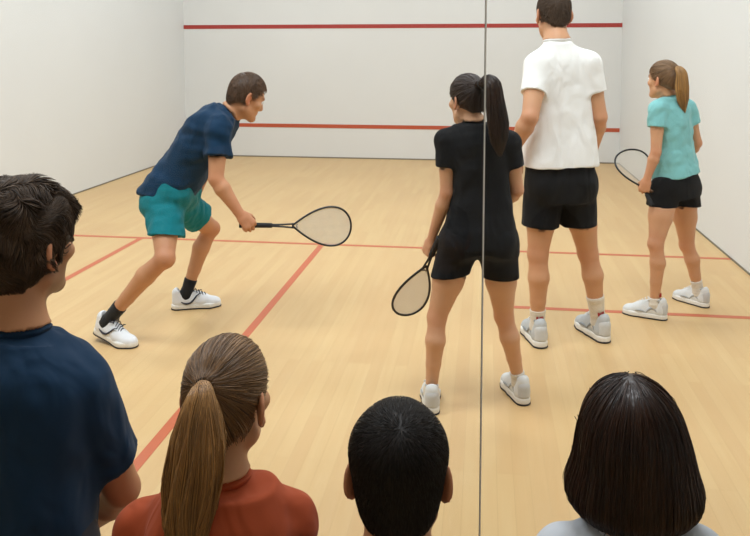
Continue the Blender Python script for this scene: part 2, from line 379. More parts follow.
def hand_ops(W, d, t, left, s, curl=(25, 30, 20), spread=0., thumb=.5):
    d = nrm(d); t = nrm(t-(t@d)*d); n = np.cross(d, t) if left else np.cross(t, d)
    ops = [(1, rc(W-d*.02*s, W+d*.03*s, .026*s, .031*s, (n, .68)), .015*s),
           (1, rc(W+d*.03*s+t*.012*s, W+d*.074*s+t*.018*s, .026*s, .022*s, (n, .62)), .012*s), (1, rc(W+d*.03*s-t*.010*s, W+d*.070*s-t*.018*s, .026*s, .021*s, (n, .62)), .012*s)]
    for off, L, b, r in ((.031, .072, .086, .0088), (.0105, .080, .090, .0092), (-.0105, .074, .087, .0088), (-.030, .058, .079, .0078)):
        p = W+d*b*s+t*off*s; a = 0.; st = p-d*.018*s
        ops.append((1, rc(st, p, r*1.1*s, r*1.08*s), .004*s))
        dd = nrm(d+t*off*spread*8)
        for fr, c, rr in ((.44, curl[0], 1.), (.31, curl[1], .92), (.25, curl[2], .82)):
            a += math.radians(c); e = p+(dd*math.cos(a)+n*math.sin(a))*L*fr*s
            ops.append((1, rc(p, e, r*rr*s*1.02, r*rr*s*.93), .002*s)); p = e
    p0 = W+d*.022*s+t*.022*s; p1 = p0+nrm(t*.75+d*.75+n*thumb)*.038*s; p2 = p1+nrm(t*.25+d*.9+n*thumb*1.3)*.032*s; p3 = p2+nrm(d*.9+n*thumb*1.8-t*.1)*.026*s
    ops += [(1, rc(p0, p1, .0135*s, .0115*s), .010*s), (1, rc(p1, p2, .0112*s, .0098*s), .003*s), (1, rc(p2, p3, .0098*s, .0082*s), .003*s)]
    return [(1, grp([(o_[1], o_[2]) for o_ in ops]), .008*s)]
MALE = [(-.10, .150, .105, -.005), (.05, .165, .118, -.008), (.22, .152, .110), (.42, .142, .100), (.62, .158, .112), (.80, .172, .118), (.92, .132, .094), (1.0, .060, .055)]
FEM = [(-.10, .160, .105, -.012), (.05, .172, .118, -.012), (.22, .150, .105), (.45, .122, .088), (.62, .134, .100, .004), (.80, .142, .104, .004), (.92, .106, .080), (1.0, .055, .05)]
def frames(J):
    u = nrm(J['neck']-J['pel']); rs = nrm(J['shR']-J['shL']); rp = nrm(J['hipR']-J['hipL'])
    fs = nrm(np.cross(u, rs)); fp = nrm(np.cross(u, rp)); return u, np.cross(fs, u), np.cross(fp, u), fs, fp
def shank(J, s, fem, side, build=1., ex=0.):
    K_, A_ = J['kn'+side], J['an'+side]; fd = J['foot'+side]; lg = (.86 if fem else .92)*s*build
    sh = nrm(A_-K_); bk = -nrm(fd-(fd@sh)*sh)
    return [(rc(K_, lerp(K_, A_, .3)+bk*.014*s, .049*lg+ex, .0565*lg+ex), .02*s),
            (rc(lerp(K_, A_, .3)+bk*.014*s, lerp(K_, A_, .62)+bk*.006*s, .0565*lg+ex, .043*lg+ex), .015*s), (rc(lerp(K_, A_, .62)+bk*.006*s, A_, .043*lg+ex, .033*lg+ex), .01*s),
            (rc(A_, A_-V(0, 0, .035)*s, .033*s+ex, .030*s+ex), .02*s)]
def limb_ops(J, s, fem, side, arms=True, legs=True, build=1.):
    ops = []; g = (.82 if fem else 1.)*s*build
    if arms:
        S_, E_, W_ = J['sh'+side], J['el'+side], J['wr'+side]; M_ = lerp(S_, E_, .5)
        ops += [(1, sph(S_, .058*g), .03*s),
                (1, grp([(rc(S_, M_, .056*g, .049*g), 0), (rc(M_, E_, .049*g, .040*g), .01*s), (rc(E_, lerp(E_, W_, .28), .039*g, .0435*g), .012*s), (rc(lerp(E_, W_, .28), W_, .0435*g, .0255*g), .01*s)]), .010*s)]
    if legs:
        H_, K_, A_ = J['hip'+side], J['kn'+side], J['an'+side]; fd = J['foot'+side]; lg = (.88 if fem else .94)*s*build
        sh = nrm(A_-K_); bk = -nrm(fd-(fd@sh)*sh); M_ = lerp(H_, K_, .5)
        ops += [(1, grp([(rc(H_, M_, (.098 if fem else .088)*s, .078*lg*(1.10 if fem else 1.)), 0), (rc(M_, K_, .078*lg*(1.10 if fem else 1.), .0525*lg), .02*s), (sph(K_-bk*.010*s, .049*lg), .02*s)]+shank(J, s, fem, side, build)), .012*s)]
    return ops
def body(J, s, fem, name_label, mat, hands, legs=True, h=.0055, flush=True, build=1., table=None, label_cat=None):
    u, rs, rp, fs, fp = frames(J); tb = table or (FEM if fem else MALE)
    ops = [(1, loft(J['pel'], J['neck'], rp, rs, fp, fs, tb, s*build), 0.)]
    nk = .82 if fem else 1.
    hops, hf, R = head_ops(J, J.get('hs', s), fem)
    hb = hf(0, -.025, -.055)
    for side in 'LR':
        ops += [(1, rc(J['neck']+u*.005*s, J['sh'+side], .046*s*nk, .046*s*nk, (fs, .9)), .04*s)]
        ops += limb_ops(J, s, fem, side, True, legs, build)
        if legs:
            ops += [(1, sph(J['hip'+side]-fp*.045*s+u*.0*s, (.088 if fem else .082)*s), .04*s)]
    ops += [(1, rc(J['neck']-u*.02*s, hb, .062*s*nk, .056*s*nk), .03*s)]
    ops += hops
    for side, hd in hands.items(): ops += hand_ops(J['wr'+side], hd['d'], hd['t'], side == 'L', s*(.92 if fem else 1.), hd.get('curl', (25, 30, 20)), hd.get('spread', 0), hd.get('thumb', .5))
    v, q = surf(ops, h, 1)
    fl = np.zeros(len(v)); dk = np.zeros(len(v))
    hs = J.get('hs', s)
    for side in 'LR':
        if legs:
            fl = np.maximum(fl, .25*np.exp(-(np.linalg.norm(v-J['kn'+side], axis=1)/(.07*s))**2))
        fl = np.maximum(fl, .3*np.exp(-(np.linalg.norm(v-J['el'+side], axis=1)/(.05*s))**2))
        fl = np.maximum(fl, .18*np.exp(-(np.linalg.norm(v-J['wr'+side], axis=1)/(.13*s))**2))
    loc = (v-J['head'])@R.T/hs
    for e in (-1, 1): fl = np.maximum(fl, .6*np.exp(-((loc[:, 0]-e*.085)/.014)**2-((loc[:, 1]+.01)/.03)**2-((loc[:, 2]+.01)/.04)**2))
    fl = np.maximum(fl, .75*np.exp(-(loc[:, 0]/.024)**2-((loc[:, 1]-.092)/.016)**2-((loc[:, 2]+.065)/.010)**2))
    for e in (-1, 1): dk = np.maximum(dk, .85*(np.exp(-((loc[:, 0]-e*.032)/.02)**4-((loc[:, 1]-.088)/.025)**4-((loc[:, 2]-.024-.004*np.cos((loc[:, 0]-e*.03)*60))/.0045)**2)))
    dk = np.maximum(dk, J.get('stubble', 0)*np.clip((-.035-loc[:, 2])/.02, 0, 1)*np.clip((loc[:, 1]+.01)/.02, 0, 1)*(loc[:, 2] > -.13)*(np.abs(loc[:, 0]) < .08))
    org = J['base']
    o = mesh_obj('person', v, q, mat, None, org, {'flush': fl, 'dark': dk}); tag(o, name_label, 'person')
    eye_parts(o, hf, R, hs)
    return o, hf, R, hs
def garment(root, name, ops, h, mat, folds=(), parent=None, smooth=1):
    v, q = surf(ops, h, smooth); n = vnormals(v, q); d = 0
    for axis, fa, fp_, amp, seed, *w in folds:
        t = ridge(v, axis, fa, fp_, seed)*amp*2.2
        if w: t = t*w[0](v)
        d = d+t
    if len(folds): v = v+n*np.asarray(d)[:, None]
    return mesh_obj(name, v, q, mat, parent or root)
def shirt_ops(J, s, table, sl, neckr, fem=False, sleeve=.58, r1=.075, r2=.07, hemn=None, build=1., yoke=.055, neckdrop=.0, sl_only=None):
    u, rs, rp, fs, fp = frames(J); ops = [(1, loft(J['pel'], J['neck'], rp, rs, fp, fs, table, s*build, 2.5), 0.)]
    for side in 'LR':
        S_, E_ = J['sh'+side], J['el'+side]; ax = nrm(E_-S_); L = np.linalg.norm(E_-S_)
        fr = sleeve if not isinstance(sleeve, dict) else sleeve[side]
        ops += [(1, rc(J['neck']-u*.016*s, S_+u*.002*s, yoke*.92*s, (yoke+.006)*s, (fs, .95)), .03*s)]
        end = S_+ax*L*fr
        slv = pmax(rc(S_, end+ax*.03, r1*s, r2*s), half(end, ax)); ops += [(1, slv, .03*s)]
    a = J['neck']+fs*.012*s+u*(.012-neckdrop)*s; J['_pre'] = list(ops); J['_cut'] = rc(a+u*.03*s, a+u*.2*s, neckr*s, (neckr+.03)*s); ops += [(-1, J['_cut'], .006*s)]
    return ops
def neckband(sh, J, mat, w=.0075, t=.0065, name='neckband', h=.0027):
    pre, cut = J['_pre'], J['_cut']; c = J['neck']
    def fn(x, y, z):
        d = pre[0][1][2](x, y, z)
        for m, pr, k in pre[1:]: d = comb(d, m, pr[2](x, y, z), k)
        return np.maximum(np.abs(cut[2](x, y, z)-w*.5)-w, np.abs(d-.001)-t)
    v, q = surf([(1, (c-.14, c+.14, fn), 0.)], h, 2); return mesh_obj(name, v, q, mat, sh)
def shoe(root, base, fd, s, style, pitch=0., roll=0.):
    """base: floor point under the ankle; fd: horizontal toe direction"""
    s = s*1.02; fd = nrm(V(fd[0], fd[1], 0)); r = np.cross(fd, V(0, 0, 1)); up = V(0, 0, 1)
    pt = V(0, .10*s, 0); cp, sp = math.cos(pitch), math.sin(pitch)
    def W(v):
        v = np.asarray(v, float)*s*V(1, 1, style.get('zs', 1.24)); y = v[:, 1]-pt[1]; z = v[:, 2]
        if pitch:   # heel lifts about the ball of the foot, the toe box stays down
            k = np.clip(-(y-.01)/.05, 0, 1); y2 = y*cp+z*sp; z2 = -y*sp+z*cp; y = y*(1-k)+y2*k; z = z*(1-k)+z2*k
        return np.asarray(base)+v[:, :1]*r+(y+pt[1])[:, None]*fd+z[:, None]*up
    up_m, so_m, lace_m, out_m = style['upper'], M['sole'], style['lace'], M['outsole']
    I = np.eye(3)
    prof = lambda g: [(1, rc(V(0, -.045, 0), V(0, .05, 0), .034+g, .036+g), 0.), (1, rc(V(0, .05, 0), V(.006, .13, 0), .036+g, .046+g), .01), (1, rc(V(.006, .13, 0), V(.004, .165, 0), .046+g, .034+g), .01)]
    def slab(g, z0, z1, k):
        o = []
        for m, pr, kk in prof(g):
            fn = pr[2]; o.append((m, (pr[0]*V(1, 1, 0)+V(0, 0, z0-.01), pr[1]*V(1, 1, 0)+V(0, 0, z1+.01), (lambda f: lambda x, y, z: f(x, y, 0*z))(fn)), kk))
        return o+[(0, half(V(0, 0, z1), V(0, 0, 1)), k), (0, half(V(0, 0, z0), V(0, 0, -1)), k)]
    up_ops = [(1, rc(V(0, -.042, .042), V(0, -.046, .088), .036, .032), 0.), (1, rc(V(0, -.03, .045), V(.002, .10, .036), .036, .040), .02), (1, rc(V(.004, .09, .034), V(.006, .145, .026), .040, .037, (V(0, 0, 1), .8)), .02),
              (1, rc(V(0, .005, .085), V(0, .075, .062), .022, .024), .02), (1, ell(V(.005, .15, .026), I, V(.041, .052, .030)), .01),
              (-1, rc(V(0, -.018, .092), V(0, -.022, .15), .026, .034), .008), (0, half(V(0, 0, .014), V(0, 0, -1)), .002)]
    v, q = surf(up_ops, .0045, 1); sh = mesh_obj('shoe', W(v), q, up_m, root)
    v, q = surf(slab(.004, .004, .030, .006), .004, 1); mesh_obj('sole', W(v), q, so_m, sh)
    v, q = surf(slab(.0062, 0., .008, .002), .004, 1); mesh_obj('outsole', W(v), q, out_m, sh)
    lp = []
    for i in range(5):
        y = .035+i*.017; z = .107-i*.0082; w = .024
        lp += [np.array([[-w, y, z-.012], [-w*.5, y+.003, z+.001], [0, y+.006, z+.005], [w*.5, y+.009, z+.001], [w, y+.012, z-.012]])]
    lp += [np.array([[0, .03, .098], [.02, .02, .108], [.034, .03, .1], [.02, .04, .095], [0, .032, .098]]), np.array([[0, .03, .098], [-.02, .02, .108], [-.034, .03, .1], [-.02, .04, .095], [0, .032, .098]])]
    v, q, _ = tubes(lp, .0028, 5); mesh_obj('lace', W(v), q, lace_m, sh)
    if style.get('swoosh'):
        for sd in (-1, 1):
            t = np.linspace(0, 1, 14)
            yy = -.055+.15*t; zz = .068-.034*np.sin(np.pi*np.minimum(t*1.25, 1))+.020*np.maximum(t-.55, 0)*2.2
            xx = np.array([np.interp(a, [-.06, 0, .1], [.033, .0405, .0415]) for a in yy])-np.maximum(zz-.05, 0)*.25
            v, q, _ = tubes([np.stack([sd*xx, yy, zz], 1)], [.0015+.0035*np.sin(np.pi*np.clip(t, .04, .96))], 6); mesh_obj('side_stripe', W(v), q, M['laced'], sh)
    if style.get('side'):   # overlay panels on the flanks and a dark collar edge
        for sd in (-1, 1):
            for (y0, y1, z0, z1, w) in ((-.03, .045, .034, .060, .010), (.05, .115, .036, .040, .008)):
                t = np.linspace(0, 1, 9); yy = y0+(y1-y0)*t; zz = z0+(z1-z0)*np.sin(np.pi*t); xx = np.array([np.interp(q, [-.06, 0, .1, .14], [.033, .038, .0415, .041]) for q in yy])-np.maximum(zz-.045, 0)*.35
                v, q, _ = tubes([np.stack([sd*xx*.97, yy, zz], 1)], [.002+w*.6*np.sin(np.pi*np.clip(t, .05, .95))], 6); mesh_obj('side_panel', W(v), q, style['side'], sh)
        an = np.linspace(0, 2*math.pi, 20); v, q, _ = tubes([np.stack([.0275*np.cos(an), -.02+.031*np.sin(an), .100-.006*np.sin(an)], 1)], .0045, 6); mesh_obj('collar_lining', W(v), q, style['side'], sh)
    if style.get('panel'):
        v, q = surf([(1, rc(V(0, -.048, .035), V(0, -.052, .07), .0355, .033), 0.), (0, half(V(0, -.045, 0), V(0, 1, 0)), .002), (0, half(V(0, 0, .03), V(0, 0, -1)), .002)], .004, 1); mesh_obj('heel_counter', W(v), q, style['panel'], sh)
    return sh
def sock(root, J, side, s, top, mat, mark=False, r=.0385, fem=False):
    K_, A_ = J['kn'+side], J['an'+side]; tp = lerp(A_, K_, top); fd = J['foot'+side]
    o = garment(root, 'sock', [(1, pmax(grp(shank(J, s, fem, side, 1., .0045)), half(tp, K_-A_)), 0.)], .0045, mat, [(nrm(K_-A_), 160, 10, .0012, 3.)])
    if mark:
        r = .033 if fem else r
        c = lerp(A_, K_, .17); sh = nrm(K_-A_); bk = -nrm(fd-(fd@sh)*sh); sd = np.cross(sh, bk); p = []
        for i in range(4):
            a0 = (i-1.5)*.22; b = lambda a, z: c+(bk*math.cos(a)+sd*math.sin(a))*(r+.006)*s+sh*z*1.6
            p.append(np.array([b(a0-.05, -.006), b(a0, .006), b(a0+.06, -.006)] if i % 2 else [b(a0-.05, .006), b(a0-.04, -.006), b(a0+.05, -.004), b(a0+.05, .006)]))
        v, q, _ = tubes(p, .0032, 5); mesh_obj('red_mark', v, q, M['redmark'], o)
    return o

# ------------------------------------------------------------------ hair
def strand_mesh(root, name, paths, width, mat, rnd, parent=None):
    """paths (N,K,3): thin three-sided tapering strands"""
    N, K, _ = paths.shape; t = np.gradient(paths, axis=1); t /= np.linalg.norm(t, axis=2, keepdims=True)+1e-12
    ref = rng.normal(size=(N, 1, 3)); n1 = np.cross(t, ref); n1 /= np.linalg.norm(n1, axis=2, keepdims=True)+1e-12; n2 = np.cross(t, n1)
    tp = np.clip(1.15-np.linspace(0, 1, K)**3, .15, 1)*width
    a = np.arange(3)/3*2*math.pi
    v = paths[:, :, None]+tp[None, :, None, None]*(np.cos(a)[None, None, :, None]*n1[:, :, None]+np.sin(a)[None, None, :, None]*n2[:, :, None])
    i = (np.arange(N)*K*3)[:, None, None]; k = (np.arange(K-1)*3)[None, :, None]; j = np.arange(3)[None, None]
    q = np.stack([i+k+j, i+k+(j+1) % 3, i+k+3+(j+1) % 3, i+k+3+j], -1).reshape(-1, 4)[:, ::-1]
    return v.reshape(-1, 3), q, np.repeat(rnd, K*3)
def march(ops, seeds, flow, K, step, off, lift=0., wob=0.):
    p = seeds.copy(); out = []; ph = rng.random(len(p))*50
    for k in range(K):
        g = grad(ops, p); d = ev(ops, p); o = off+lift*(k/(K-1))
        p = p-g*(d-o)[:, None]; out.append(p.copy())
        dr = flow(p, g, k); dr = dr-(dr*g).sum(1, keepdims=True)*g
        dr /= np.linalg.norm(dr, axis=1, keepdims=True)+1e-9
        if wob: dr = dr+wob*np.stack([noise(p*40+ph[:, None]+i*17.) for i in range(3)], 1)
        p = p+dr*(step if np.isscalar(step) else step[:, None])
    return np.stack(out, 1)
def hair_part(root, ops, h, mat, strands, bumps=None, name='hair', parent=None, attr=.25):
    """scalp cap plus strands as one mesh; strands: list of (paths, width)"""
    v, q = surf(ops, h, 1)
    if bumps: v = v+vnormals(v, q)*bumps(v)[:, None]
    vs, qs, rs = [v], [q], [np.full(len(v), attr)]; b = len(v)
    for paths, w in strands:
        sv, sq, sr = strand_mesh(root, name, paths, w, mat, np.clip(rng.normal(.5, .25, len(paths)), 0, 1)); vs.append(sv); qs.append(sq+b); rs.append(sr); b += len(sv)
    return mesh_obj(name, np.concatenate(vs), np.concatenate(qs), mat, parent or root, attrs={'rnd': np.concatenate(rs)})
def cap_ops(hf, R, s, thick=.010, top=.018, front=.062, nape=-.075, side=1., fem=False, ear=(.017, .034), square=0.):
    w = .94 if fem else 1.
    o = [(1, ell(hf(0, -.012, .032), R, V(.076*w+thick*side, .096+thick, .084+top)*s), 0.), (1, ell(hf(0, -.046, -.030), R, V(.058*w+thick*side*.6, .050+thick*.6, .064)*s), .03*s)]
    if square: o.append((1, ell(hf(0, -.022, .058), R, V(.0815, .094, .062)*s), .02*s))
    c = hf(0, 0, 0); m = 1.0 if fem else 1.25; q = math.sqrt(1+m*m)
    def keep(x, y, z):
        ly = ((x-c[0])*R[1][0]+(y-c[1])*R[1][1]+(z-c[2])*R[1][2])/s; lz = ((x-c[0])*R[2][0]+(y-c[1])*R[2][1]+(z-c[2])*R[2][2])/s
        lx = ((x-c[0])*R[0][0]+(y-c[1])*R[0][1]+(z-c[2])*R[0][2])/s
        return np.maximum(np.minimum((front+m*(ly-.088)-lz)/q, ly+.012), nape+.9*np.maximum(np.abs(lx)-.025, 0)-lz)*s
    o += [(0, (None, None, keep), .004*s)]
    for e in (-1, 1): o += [(-1, ell(hf(e*.092*w, -.010, -.010), R, V(.034, ear[0], ear[1])*s), .005*s)]
    return o
def seeds_on(ops, h, n, cond=None):
    v, q = surf(ops, h, 0)
    if cond is not None: v = v[cond(v)]
    p = v[rng.integers(0, len(v), n)]+rng.normal(size=(n, 3))*h*.5; return p
def local(v, hf, R, s): return (v-hf(0, 0, 0))@R.T/s
def short_hair(root, hf, R, s, mat, n, L, K=5, w=.0016, whorl=(0, -.07, .09), thick=.010, top=.018, front=.062, nape=-.075, lift=.004, wob=.3, h=.006, bumps=None, side=1., fwd=1., square=0.):
    ops = cap_ops(hf, R, s, thick, top, front, nape, side, square=square); nc = 3 if square else 2
    sd = seeds_on(ops, h, n); sd = sd[(ev(ops[:nc], sd) > -.004)]; wp = hf(*whorl)
    def flow(p, g, k):
        d = p-wp; d = d/(np.linalg.norm(d, axis=1, keepdims=True)+1e-6); l = local(p, hf, R, s)
        return d+R[1]*fwd*.35*np.clip(l[:, 2:3]*12, 0, 1)-R[2]*.8*np.clip(-l[:, 1:2]*14, 0, 1)
    cap2 = ops[:nc]
    pth = march(cap2, sd, flow, K, L/K, .0008, lift, wob)
    return hair_part(root, ops, h, mat, [(pth, w)], bumps)
def ponytail_hair(root, hf, R, s, mat, tie, tail, tailr, n, ntail, w, h=.006, front=.07, nape=-.06, fem=True, thick=.009, top=.012, wt=None, spread=1., tmat=None, tsmat=None):
    ops = cap_ops(hf, R, s, thick, top, front, nape, 1., fem); ops += [(1, sph(tie-nrm(tie-hf(0, 0, .02))*.004, .018*s), .02*s)]
    sd = seeds_on(ops, h, n); c2 = ops[:2]+[ops[-1]]; sd = sd[ev(c2, sd) > -.004]
    dist = np.linalg.norm(tie-sd, axis=1); K = 9
    pth = march(c2, sd, lambda p, g, k: (tie-p), K, np.maximum(dist-.008, .004)*1.08/(K-1), .0012, 0., .12)
    jit = rng.normal(size=(len(pth), 1, 3))*.0012; pth = pth+jit
    hr = hair_part(root, ops, h, mat, [(pth, w)])
    # tail
    t = np.linspace(0, 1, 40); ct = np.linspace(0, 1, len(tail)); T = np.stack([np.interp(t, ct, np.asarray(tail)[:, i]) for i in range(3)], 1)
    for _ in range(6): T[1:-1] = (T[:-2]+2*T[1:-1]+T[2:])/4
    rad = np.interp(t, np.linspace(0, 1, len(tailr)), tailr)
    tops = [(1, rc(T[i], T[i+2], rad[i]*.86, rad[min(i+2, 39)]*.86), .004) for i in range(0, 37, 2)]
    tg = np.gradient(T, axis=0); tg /= np.linalg.norm(tg, axis=1, keepdims=True); n1 = np.cross(tg, R[1]); n1 /= np.linalg.norm(n1, axis=1, keepdims=True); n2 = np.cross(tg, n1)
    an = rng.random(ntail)*2*math.pi; rr = .75+.3*rng.random(ntail); KK = 14; st = .10*rng.random(ntail); en = np.clip(1.02-.25*rng.random(ntail)**2, 0, 1.0)
    tq = st[:, None]+(en-st)[:, None]*np.linspace(0, 1, KK)[None]; ii = tq*39
    def smp(A): return np.stack([np.interp(ii.ravel(), np.arange(40), A[:, i]) for i in range(A.shape[1])], -1).reshape(ntail, KK, -1)
    rd = np.interp(ii.ravel(), np.arange(40), rad).reshape(ntail, KK); wv = an[:, None]+.5*noise(np.stack([tq.ravel()*3, np.repeat(an, KK)*3, np.zeros(ntail*KK)], 1)).reshape(ntail, KK)
    wv2 = 1+.25*spread*noise(np.stack([tq.ravel()*4+9, np.repeat(an, KK)*4, np.zeros(ntail*KK)+5], 1)).reshape(ntail, KK)*tq
    pt = smp(T)+(rd*rr[:, None]*wv2)[:, :, None]*(np.cos(wv)[:, :, None]*smp(n1)+np.sin(wv)[:, :, None]*smp(n2))
    hair_part(root, tops, h, tsmat or mat, [(pt, wt or w)], name='ponytail', parent=hr)
    a = np.linspace(0, 2*math.pi, 20); i0 = 1
    ring = T[i0]+rad[i0]*1.22*(np.cos(a)[:, None]*n1[i0]+np.sin(a)[:, None]*n2[i0]); v, q, _ = tubes([ring], .0045*s, 6); mesh_obj('hair_tie', v, q, M['tie'], hr)
    return hr

from mathutils.bvhtree import BVHTree
from mathutils import Vector
def tuck(o, reach=.04, gap=.004):
    """keep the skin inside the clothes that cover it"""
    me = o.data; n = len(me.vertices); v = np.empty(n*3, np.float32); me.vertices.foreach_get('co', v); v = v.reshape(-1, 3)
    for it in range(2):
        nm = np.empty(n*3, np.float32); me.vertex_normals.foreach_get('vector', nm); nm = nm.reshape(-1, 3); moved = 0
        for ch in o.children:
            if ch.name.split('.')[0] in ('hair', 'eye', 'shoe'): continue
            cm = ch.data; cv = np.empty(len(cm.vertices)*3, np.float32); cm.vertices.foreach_get('co', cv); cv = cv.reshape(-1, 3); lo, hi = cv.min(0)-.03, cv.max(0)+.03
            t = BVHTree.FromPolygons([tuple(x) for x in cv.tolist()], [tuple(p.vertices) for p in cm.polygons])
            for i in np.nonzero(((v > lo) & (v < hi)).all(1))[0]:
                p = Vector(v[i]); d = -Vector(nm[i]); loc, fn, fi, ds = t.ray_cast(p+d*-.003, d, reach)
                if loc is not None and fn.dot(d) < -.35 and ds-.003 > -gap:
                    v[i] = loc+d*gap; moved += 1
        me.vertices.foreach_set('co', v.ravel()); me.update()
        if not moved: break
def mk(s, base, **kw):
    J = dict(kw); J['base'] = np.asarray(base, float); return J
STY_MAN = dict(upper=M['shoew'], lace=M['laced'], swoosh=True, zs=1.08)
STY_GREY = dict(side=plain('mid_grey_overlay', (142, 148, 152), .6), upper=M['shoeg'], lace=M['lacew'], panel=plain('light_heel_panel', (206, 208, 208), .6))
STY_WHITE = dict(side=plain('silver_grey_overlay', (172, 176, 178), .6), upper=plain('white_shoe_mesh', (222, 224, 224), .7, var=.05, scale=120), lace=M['lacew'], panel=plain('silver_heel_panel', (200, 202, 204), .5))
STY_DARK = dict(upper=plain('dark_shoe_canvas', (50, 50, 56), .7), lace=M['lacew'])
Zup = V(0, 0, 1)

# ---- tall man in a white polo shirt
def white_man():
    s = 1.07; bL, bR = F(537, 343), F(598, 338); fL, fR = yawdir(14), yawdir(24)
    J = mk(s, F(565, 340), head=P(553, 15, 4.27), hf=yawdir(16)+V(0, 0, -.1), hu=V(0, .05, 1), hs=1.07, neck=P(557, 44, 4.20), pel=P(560, 186, 4.20), shL=P(538, 67, 4.14), shR=P(587, 65, 4.21),
           elL=P(530, 117, 4.00), wrL=P(512, 152, 4.08), elR=P(599, 117, 4.20), wrR=P(592, 152, 4.42), hipL=P(544, 187, 4.19), hipR=P(576, 187, 4.22),
           knL=P(538, 254, 4.17), knR=P(588, 253, 4.28), anL=bL+V(0, 0, .088), anR=bR+V(0, 0, .088), footL=fL, footR=fR)
    o, hf, R, hs = body(J, s, False, 'tall man standing with his back turned, in white polo shirt and black shorts', M['skin'],
        dict(L=dict(d=nrm(J['wrL']-J['elL'])+V(.2, .1, 0), t=V(1, .3, .2), curl=(35, 40, 25)), R=dict(d=nrm(J['wrR']-J['elR'])+V(-.2, .2, 0), t=V(-.4, .2, 1), curl=(50, 60, 40))))
    u, rs, rp, fs, fp = frames(J)
    tb = [(.15, .188, .140, -.01), (.30, .180, .128, -.006), (.45, .172, .114, 0), (.6, .168, .110, .004), (.80, .166, .108, .006), (.90, .128, .098, .004), (1.0, .055, .055)]
    sh = garment(o, 'polo_shirt', shirt_ops(J, s, tb, None, .060, sleeve=.55, r1=.068, r2=.064), .0055, M['white'],
        [(V(.15, 0, 1), 1.3, 9, .0055, 3.1), (V(-.5, 0, 1), 2, 10, .0018, 8.2)])
    neckband(sh, J, M['white'], .010, .011, 'collar')
    so = [(1, loft(J['pel'], J['neck'], rp, rs, fp, fs, [(-.10, .150, .118, -.012), (.05, .178, .126, -.012), (.17, .168, .112, -.006), (.24, .160, .105, -.004)], s), 0.)]
    for sd, hem, dx in (('L', P(540, 226, 4.18), -1), ('R', P(578, 224, 4.24), 1)):
        K_ = J['kn'+sd]; H_ = J['hip'+sd]; ax = nrm(hem-H_); so += [(1, pmax(rc(H_, hem+ax*.05, .100*s, .093*s), half(hem, ax*1+V(0, 0, -1))), .010*s), (1, sph(H_-fp*.045*s+V(0, 0, .02), .094*s), .03*s)]
    garment(o, 'shorts', so, .0055, M['blackshort'], [(V(0, 0, 1), 4, 14, .004, 5.)])
    sock(o, J, 'L', s, .26, M['sockw'], True); sock(o, J, 'R', s, .40, M['sockw'], True)
    shoe(o, bL, fL, s, STY_GREY); shoe(o, bR, fR, s, STY_GREY)
    short_hair(o, hf, R, hs, M['h_crop'], 3000, .012, 4, .0016, thick=.007, top=.014, nape=-.066, lift=.002, h=.005, side=.7)
white_man()

